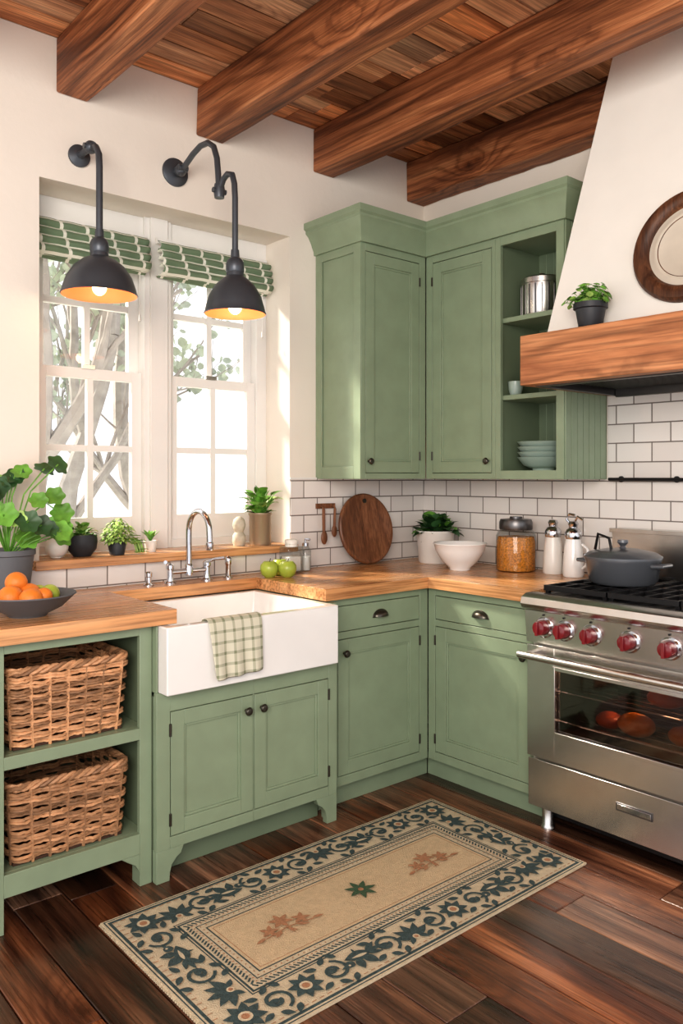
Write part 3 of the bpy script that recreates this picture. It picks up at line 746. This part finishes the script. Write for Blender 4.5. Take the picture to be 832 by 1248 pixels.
def dash(u,v_,a):
    c,s=math.cos(a+.9),math.sin(a+.9); l=.009;w=.003
    fp([(u+x*c-y*s,v_+x*s+y*c) for x,y in ((-l,-w),(l,-w),(l,w),(-l,w))],RUGT)
along(.192,.014,dash); along(.205,.016,lambda u,v_,a: fp([(u-.003,v_-.002),(u+.003,v_-.002),(u+.003,v_+.002),(u-.003,v_+.002)],RUGR))
along(.224,.02,lambda u,v_,a: dot(u,v_,.0028,RUGR))
along(.033,.026,lambda u,v_,a: fp([(u-.008,v_-.0015),(u+.008,v_-.0015),(u+.008,v_+.0015),(u-.008,v_+.0015)],RUGR))
BC=.097
def side(L,tr):
    n=max(2,int(round((L-.30)/.215))); s=(L-.30)/n; x0=.15
    def q(u,v_): return tr(u,v_)
    def ang(p,r): return math.atan2(r[1]-p[1],r[0]-p[0])
    def P(u,v_,da,l,w,mat=RUGT):
        p=q(u,v_); r=q(u+math.cos(da)*.01,v_+math.sin(da)*.01); pet(p[0],p[1],ang(p,r),l,w,mat)
    for k in range(n):
        u=x0+s*(k+.5); sg=1 if k%2==0 else -1
        # big tapering C-scroll with a curled end
        sp=[]
        for t in range(22):
            th=t*.36; rr=.046*(1-t/27); sp.append(q(u+s*.27+rr*math.cos(th*sg+1.9*sg),BC+rr*.95*math.sin(th*sg+1.9*sg)))
        rib(sp,.010,RUGT,.013)
        kind=k%3; uu=u-s*.22
        if kind==0:      # palmette
            for da in (-2.75,-2.2,-1.57,-.94,-.39): P(uu,BC+.030*sg,sg*da,.074,.028)
            P(uu-.012,BC+.03*sg,sg*2.4,.036,.018); P(uu+.012,BC+.03*sg,sg*.75,.036,.018); dot(*q(uu,BC+sg*.03),.012,RUGB); dot(*q(uu,BC+sg*.03),.007,RUGR)
        elif kind==1:    # bird
            P(uu-.04,BC+.006,.12,.088,.046); P(uu-.01,BC+.002,-1.95,.056,.034); P(uu+.012,BC,-1.35,.050,.028); P(uu-.03,BC+.010,2.65,.056,.020); P(uu-.03,BC+.006,3.1,.060,.018); P(uu-.03,BC+.002,-2.75,.05,.016)
            dot(*q(uu+.046,BC-.008),.015,RUGT); P(uu+.054,BC-.010,-.1,.026,.010); dot(*q(uu+.05,BC-.011),.004,RUGB); P(uu-.03,BC+.004,.12,.055,.012,RUGB); P(uu+.0,BC+.02,1.7,.03,.008)
        else:            # rosette
            c=q(uu,BC); flower(c[0],c[1],.054,8,RUGT,.3,.5); dot(c[0],c[1],.019,RUGB); dot(c[0],c[1],.012,RUGR)
        for du,dv,da in ((.5,.036,.4),(.5,-.036,-.4),(.10,.046,.9),(.10,-.046,-.9),(.42,.044,2.4),(.42,-.044,-2.4),(.27,.0,0)):
            P(u+du*s-.01,BC+sg*dv,sg*da,.042,.020)
side(RW,lambda u,v_:(u,v_)); side(RW,lambda u,v_:(RW-u,RH-v_)); side(RH,lambda u,v_:(RW-v_,u)); side(RH,lambda u,v_:(v_,RH-u))
for cu in (BC,RW-BC):
    for cv in (BC,RH-BC):
        flower(cu,cv,.060,8,RUGT,.4,.5); dot(cu,cv,.02,RUGB); dot(cu,cv,.012,RUGR)
cv=RH/2
flower(RW/2,cv,.058,7,RUGG,.2,.36); dot(RW/2,cv,.01,RUGR)
for cu,sg in ((RW/2-.32,1),(RW/2+.32,-1)):
    flower(cu,cv-.018,.042,6,RUGR,.5,.42)
    for dx in (-.06,.06): flower(cu+dx,cv+.008,.034,5,RUGR,.2,.45)
    for dx,dy,a in ((-.03,.03,2.6),(.03,.03,.5),(0,.02,1.57),(-.09,.03,2.9),(.09,.03,.2)): pet(cu+dx,cv+dy,a,.04,.014,RUGR)
    rib([(cu-.09,cv+.036),(cu,cv+.022),(cu+.09,cv+.036)],.005,RUGR); rib([(cu,cv+.022),(cu+.01*sg,cv+.055)],.005,RUGR)
for k in range(70):
    v_=RH*(k+.5)/70
    for u0 in (-.006,RW): b.box(RX+u0,RX+u0+.006,RY-v_-.003,RY-v_+.003,.001,.006,RUGB)
b.done('area_rug')
# ---------------------------------------------------------------- small objects
def potbody(b,c,r0,r1,h,mat,rim=.006):
    b.lathe([(0,0),(r0,0),(r1,h*.88),(r1+rim,h*.9),(r1+rim,h),(r1-.004,h),(r1-.008,h*.86)],mat,c,32)
    b.lathe([(0,h*.86),(r1-.006,h*.86)],SOIL,c,24)
def bush(b,c,R,H,n,L,W,mats,up=.4,stem=None):
    for k in range(n):
        a=random.uniform(0,2*pi); e=random.uniform(up,1.35); d=Vector((math.cos(a)*math.cos(e),math.sin(a)*math.cos(e),math.sin(e)))
        s=random.uniform(.25,.95); p=Vector(c)+Vector((d.x*R*s,d.y*R*s,d.z*H*s))
        if stem: b.tube([c,(Vector(c)+p)/2+Vector((0,0,.01)),p],.0018,stem,5)
        b.r=random.random(); dd=d+Vector((random.uniform(-.6,.6),random.uniform(-.6,.6),random.uniform(-.4,.3)))
        b.leaf(p,dd,L*random.uniform(.7,1.2),W*random.uniform(.7,1.2),random.choice(mats),random.uniform(.1,.5))
b=B(); c=(-2.345,-.14,.94)
potbody(b,c,.07,.09,.19,GRAYP)
for k in range(20):
    a=2.4*k; rr=.05+.15*((k*.37)%1); h=.05+.29*((k*.618)%1)
    px=c[0]+rr*math.cos(a)+.01; py=min(c[1]+rr*.7*math.sin(a),-.03)-.03; pz=c[2]+.18+h
    b.tube([(c[0],c[1],c[2]+.16),((c[0]+px)/2-.01,(c[1]+py)/2,c[2]+.16+h*.75),(px,py,pz)],.0028,LEAF,6)
    b.r=random.random(); nn=Vector((px-c[0]-.12,py-c[1]-.22,.12+random.uniform(0,.12)))
    b.disc((px,py,pz),nn,random.uniform(.030,.050),random.choice([LEAF,LEAFL,LEAF,LEAFD]),36,.11,.2,6)
P=[(c[0],c[1],c[2]+.16),(c[0]+.06,c[1]-.01,c[2]+.3),(c[0]+.13,c[1]-.02,c[2]+.36),(c[0]+.17,c[1]-.02,c[2]+.33)]
b.tube(P,.003,LEAF,6)
for px,pz,r in ((.10,.37,.034),(.16,.385,.038),(.19,.32,.042),(.14,.28,.032),(.20,.27,.028)):
    b.r=random.random(); b.disc((c[0]+px,c[1]-.03,c[2]+pz),(-.3,-.8,.5),r,LEAF,36,.11,.2,6)
b.done('potted_plant')
b=B(); c=(-2.40,-.50,.94)
b.lathe([(0,0),(.06,0),(.065,.008),(.11,.03),(.15,.068),(.154,.07),(.152,.074),(.146,.07),(.105,.036),(.06,.014),(0,.012)],GRAYP,c,48)
for (dx,dy,dz,r,m) in ((-.055,.0,.062,.042,ORANGE),(.015,.03,.062,.04,ORANGE),(-.01,-.06,.06,.038,ORANGE),(-.02,.05,.105,.036,ORANGE),(.07,-.01,.066,.032,APPLE),(.06,.06,.06,.03,APPLE),(.035,-.05,.066,.028,ORANGE)):
    b.sphere((c[0]+dx,c[1]+dy,c[2]+dz),r,m)
b.done('fruit_bowl')
ZS=1.0675
b=B(); b.sphere((-2.095,.04,ZS+.045),(.046,.046,.045),WHITEP); b.lathe([(.02,0),(.024,.003),(.02,.006)],WHITEP,(-2.095,.04,ZS),16); b.done('ceramic_egg')
b=B(); c=(-1.985,.05,ZS); b.lathe([(0,0),(.035,0),(.058,.03),(.062,.06),(.06,.09),(.054,.085),(.052,.075),(0,.075)],DARKP,c,32); bush(b,(c[0],c[1],c[2]+.075),.05,.06,80,.034,.028,[LEAFL,LEAF],.1); b.done('succulent_bowl')
b=B(); c=(-1.845,.02,ZS); b.lathe([(0,0),(.03,0),(.04,.05),(.038,.055),(0,.05)],DARKP,c,24)
for k in range(340):
    a=random.uniform(0,2*pi); r=random.uniform(.0,.062); h=random.uniform(.03,.125)*(1-r*6)+.03
    b.r=random.random(); b.leaf((c[0]+r*math.cos(a),c[1]-.01+r*math.sin(a)*.9,c[2]+h),(math.cos(a),math.sin(a),.5),.026,.015,LEAFL,.8)
for k in range(16):
    x=c[0]+.03+.03*random.random(); y=c[1]-.03-.03*random.random(); pts=[(x,y,c[2]+.07),(x+.02,y-.01,c[2]+.05),(x+.03,y-.012,c[2]+.012)]; b.tube(pts,.002,LEAFL,5)
    for p in pts: b.leaf(p,(random.uniform(-1,1),-1,.2),.022,.014,LEAFL); b.leaf((p[0]+.004,p[1],p[2]+.01),(1,random.uniform(-1,0),.2),.02,.013,LEAFL)
b.done('trailing_plant')
b=B(); c=(-1.68,.04,ZS); potbody(b,c,.022,.028,.05,WHITEP,.003)
for k in range(22):
    a=random.uniform(0,2*pi); b.r=random.random(); b.leaf((c[0],c[1],c[2]+.045),(math.cos(a)*.6,math.sin(a)*.6,1),random.uniform(.05,.09),.018,LEAF,.3)
b.done('herb_pot')
b=B(); c=(-1.22,.04,ZS); b.lathe([(0,0),(.026,0),(.033,.02),(.03,.05),(.02,.066),(.026,.08),(.032,.1),(.026,.125),(.012,.138),(0,.14)],STONE,c,28); b.done('stone_figurine')
b=B(); c=(-1.105,.03,ZS); b.lathe([(0,0),(.05,0),(.053,.008),(.053,.14),(.057,.145),(.057,.155),(.05,.155),(.048,.135),(0,.135)],BRASS,c,32)
for k in range(70):
    a=random.uniform(0,2*pi); e=random.uniform(.3,1.45); d=(math.cos(a)*math.cos(e),math.sin(a)*math.cos(e),math.sin(e)); b.r=random.random()
    h=random.uniform(0,.11); q=(c[0]+(.02+h*.75)*d[0],c[1]+(.02+h*.5)*d[1],c[2]+.14+h)
    b.tube([(c[0],c[1],c[2]+.13),q],.0015,LEAF,4); b.leaf(q,d,random.uniform(.05,.08),.045,random.choice([LEAF,LEAF,LEAFL]),.35)
b.done('potted_herb')
for (x,y) in ((-1.215,-.20),(-1.15,-.25),(-1.13,-.165)):
    b=B(); b.lathe([(0,.008),(.018,0),(.034,.012),(.042,.036),(.040,.056),(.026,.072),(.01,.072),(0,.064)],APPLE,(x,y,.9405),24); b.tube([(x,y,1.005),(x+.004,y,1.018),(x+.008,y,1.026)],.0018,BRONZE,6); b.done('green_apple')
b=B(); x,y=-1.03,-.12
b.box(x-.045,x+.045,y-.04,y+.04,.9405,1.065,GLASSM); b.box(x-.037,x+.037,y-.032,y+.032,.948,1.02,WHITEP); b.lathe([(.03,0),(.03,.012),(.032,.014),(.032,.035),(0,.036)],WHITEP,(x,y,1.064),24)
b.done('glass_canister',bevel=.008,seg=3)
b=B(); x,y=-.93,-.10; b.lathe([(0,0),(.026,0),(.028,.004),(.028,.1),(.018,.115),(.014,.12)],GLASSM,(x,y,.9405),24); b.lathe([(0,.004),(.024,.004),(.024,.07),(0,.07)],WHITEP,(x,y,.9405),20); b.lathe([(.016,.12),(.016,.135),(.005,.137),(.005,.155),(0,.155)],CHROME,(x,y,.9405),16); b.tube([(x,y,1.093),(x,y-.035,1.093)],.005,CHROME,8); b.done('soap_dispenser')
b=B(); R=.185; TT=T_((-.50,-.055,.9405+R*.985))@Matrix.Rotation(math.radians(-10),4,'X')@OUT
b.r=.5; b.lathe([(0,0),(R-.006,0),(R,.006),(R,.016),(R-.006,.022),(R-.02,.022),(R-.024,.019),(0,.019)],BOARDW,seg=64,T=TT); b.lathe([(0,.019),(.012,.019),(.012,.025),(0,.026)],BRONZE,seg=16,T=TT@T_((0,R-.04,0)))
b.done('round_cutting_board')
b=B(); x=-.735; b.box(x-.06,x+.06,-.022,-.010,1.235,1.26,BOARDW)
for dx in (-.04,.035): b.tube([(x+dx,-.022,1.247),(x+dx,-.045,1.245),(x+dx,-.05,1.23)],.005,BOARDW,8)
b.tube([(x-.04,-.05,1.235),(x-.038,-.05,1.12)],.008,BOARDW,8); b.sphere((x-.036,-.05,1.09),(.02,.008,.035),BOARDW); b.tube([(x+.035,-.05,1.235),(x+.03,-.05,1.14)],.007,BOARDW,8); b.sphere((x+.03,-.05,1.12),(.017,.008,.03),BOARDW)
b.done('wooden_utensil_hook')
b=B(); c=(-.17,-.25,.9405); b.lathe([(0,0),(.085,0),(.09,.01),(.1,.155),(.104,.16),(.104,.17),(.095,.17),(.09,.15),(0,.15)],WHITEP,c,36)
bush(b,(c[0],c[1],c[2]+.14),.10,.10,120,.07,.06,[LEAFD,LEAFD,LEAFD,LEAF],.15); b.done('leafy_potted_plant')
b=B(); c=(-.33,-.56,.9405); b.lathe([(0,0),(.05,0),(.052,.012),(.09,.045),(.12,.095),(.128,.125),(.132,.128),(.131,.132),(.125,.13),(.112,.095),(.08,.05),(0,.022)],CERAM,c,48); b.done('mixing_bowl')
b=B(); c=(-.15,-.76,.9405)
b.lathe([(0,0),(.088,0),(.094,.006),(.095,.17),(.088,.19),(.075,.2),(.075,.212)],GLASSM,c,40); b.lathe([(0,.004),(.088,.004),(.092,.01),(.092,.14),(.085,.165),(0,.168)],LENT,c,36)
b.lathe([(.078,.2),(.080,.205),(.080,.235),(.074,.25),(.03,.254),(0,.254)],STEELD,c,36); b.lathe([(.03,.252),(.03,.262),(0,.264)],STEELD,c,24); b.done('glass_jar_of_lentils')
for (x,y,kind) in ((-.11,-.945,0),(-.14,-1.075,1)):
    b=B(); c=(x,y,.9405)
    b.lathe([(0,0),(.044,0),(.048,.008),(.046,.06),(.04,.14),(.034,.165),(.034,.175)],WHITEP if kind==0 else CERAM,c,32); b.lathe([(.036,.172),(.038,.178),(.038,.2),(.03,.215),(.02,.222),(.02,.23),(.024,.24),(.018,.252),(0,.256)],CHROME,c,28)
    if kind: b.tube([(x,y,1.18),(x-.01,y-.03,1.215),(x-.01,y-.055,1.2)],.006,CHROME,8); b.tube([(x,y,1.165),(x,y+.035,1.2),(x,y+.02,1.225),(x,y-.01,1.22)],.006,CHROME,8); b.tube([(x+.0,y-.046,1.09),(x,y-.075,1.07),(x,y-.07,1.0),(x,y-.046,.98)],.006,CERAM,8)
    b.done('ceramic_shaker')
b=B(); c=(-.19,-.94,2.1355); b.lathe([(0,0),(.092,0),(.095,.005),(.095,.15),(.098,.152),(.098,.175),(.09,.182),(.03,.188),(0,.188)],STEEL,c,36); b.lathe([(.012,.186),(.008,.196),(.014,.205),(0,.208)],CHROME,c,16)
for k in range(20):
    a=2*pi*k/20; b.box(-.004,.004,.094,.0965,.01,.145,STEELD,T=T_(c)@Matrix.Rotation(a,4,'Z'))
b.done('metal_canister')
b=B(); c=(-.27,-.85,1.7755); b.lathe([(0,0),(.025,0),(.033,.03),(.035,.065),(.031,.063),(0,.01)],SILVERB,c,28); b.done('small_cup')
for k in range(4):
    b=B(); c=(-.185,-.945,1.4255+k*.024); R=.118
    b.lathe([(0,0),(.05,0),(.052,.008),(.09,.022),(R,.058),(R+.003,.061),(R-.002,.062),(.085,.03),(.04,.014),(0,.013)],SILVERB,c,44); b.done('stacked_bowl')
b=B(); c=(-.607,-1.46,1.9655); b.lathe([(0,0),(.04,0),(.045,.006),(.056,.07),(.064,.074),(.064,.095),(.057,.095),(.054,.08),(0,.08)],DARKP,c,32)
for k in range(170):
    a=random.uniform(0,2*pi); e=random.uniform(.05,1.5); d=Vector((math.cos(a)*math.cos(e)*.8,math.sin(a)*math.cos(e),math.sin(e)*.8)); s=random.uniform(.3,1)
    p=Vector((c[0]-.01,c[1],c[2]+.09))+d*.105*s; p.x=min(p.x,-.54)
    b.tube([(c[0],c[1],c[2]+.08),p],.001,LEAF,4); b.r=random.random(); b.disc(p,d+Vector((random.uniform(-.5,.2),-.3,.5)),random.uniform(.010,.017),LEAF if random.random()<.7 else LEAFL,10,.05,.2,4)
b.done('potted_basil')
# ---------------------------------------------------------------- lights
def area(name,loc,target,size,power,col=(255,245,234)):
    l=bpy.data.lights.new(name,'AREA'); l.shape='RECTANGLE'; l.size,l.size_y=size; l.energy=power; l.color=lin(col)[:3]
    o=bpy.data.objects.new(name,l); o.location=loc; o.rotation_euler=(Vector(target)-Vector(loc)).to_track_quat('-Z','Y').to_euler(); bpy.context.scene.collection.objects.link(o)
area('fill_light',(-4.3,-3.6,2.2),(-.6,-.8,1.8),(2.0,1.6),95)  # unseen fill light, added behind the camera to brighten the room
s=bpy.data.lights.new('sun','SUN'); s.energy=10; s.angle=math.radians(8); s.color=lin((255,245,230))[:3]
o=bpy.data.objects.new('sun',s); o.rotation_euler=Vector((.62,-1,-1.0)).to_track_quat('-Z','Y').to_euler(); bpy.context.scene.collection.objects.link(o)
for p,e in (((-1.583,-.485,2.035),.8),((-2.02,-.2,2.095),.8)):
    l=bpy.data.lights.new('bulb_light','POINT'); l.energy=e; l.color=lin((255,210,160))[:3]; l.shadow_soft_size=.03
    o=bpy.data.objects.new('bulb_light',l); o.location=p; bpy.context.scene.collection.objects.link(o)
l=bpy.data.lights.new('oven_light','POINT'); l.energy=3; l.color=lin((255,215,170))[:3]; l.shadow_soft_size=.03
o=bpy.data.objects.new('oven_light',l); o.location=(-.5,-1.69,.66); bpy.context.scene.collection.objects.link(o)
w=bpy.data.worlds.new('w'); bpy.context.scene.world=w; w.use_nodes=True
bg=w.node_tree.nodes['Background']; bg.inputs[0].default_value=lin((250,251,255)); bg.inputs[1].default_value=1.12
# ---------------------------------------------------------------- camera
cd=bpy.data.cameras.new('camera'); cam=bpy.data.objects.new('camera',cd); bpy.context.scene.collection.objects.link(cam)
cam.location=(-3.343,-3.195,1.40); cam.rotation_euler=(pi/2,0,math.radians(49.5-90))
cd.sensor_fit='VERTICAL'; cd.sensor_height=36; cd.lens=985/1248*36; cd.shift_y=-44/1248
bpy.context.scene.camera=cam
vs=bpy.context.scene.view_settings; vs.view_transform='Standard'; vs.exposure=.2
try: vs.look='Medium High Contrast'
except Exception: pass
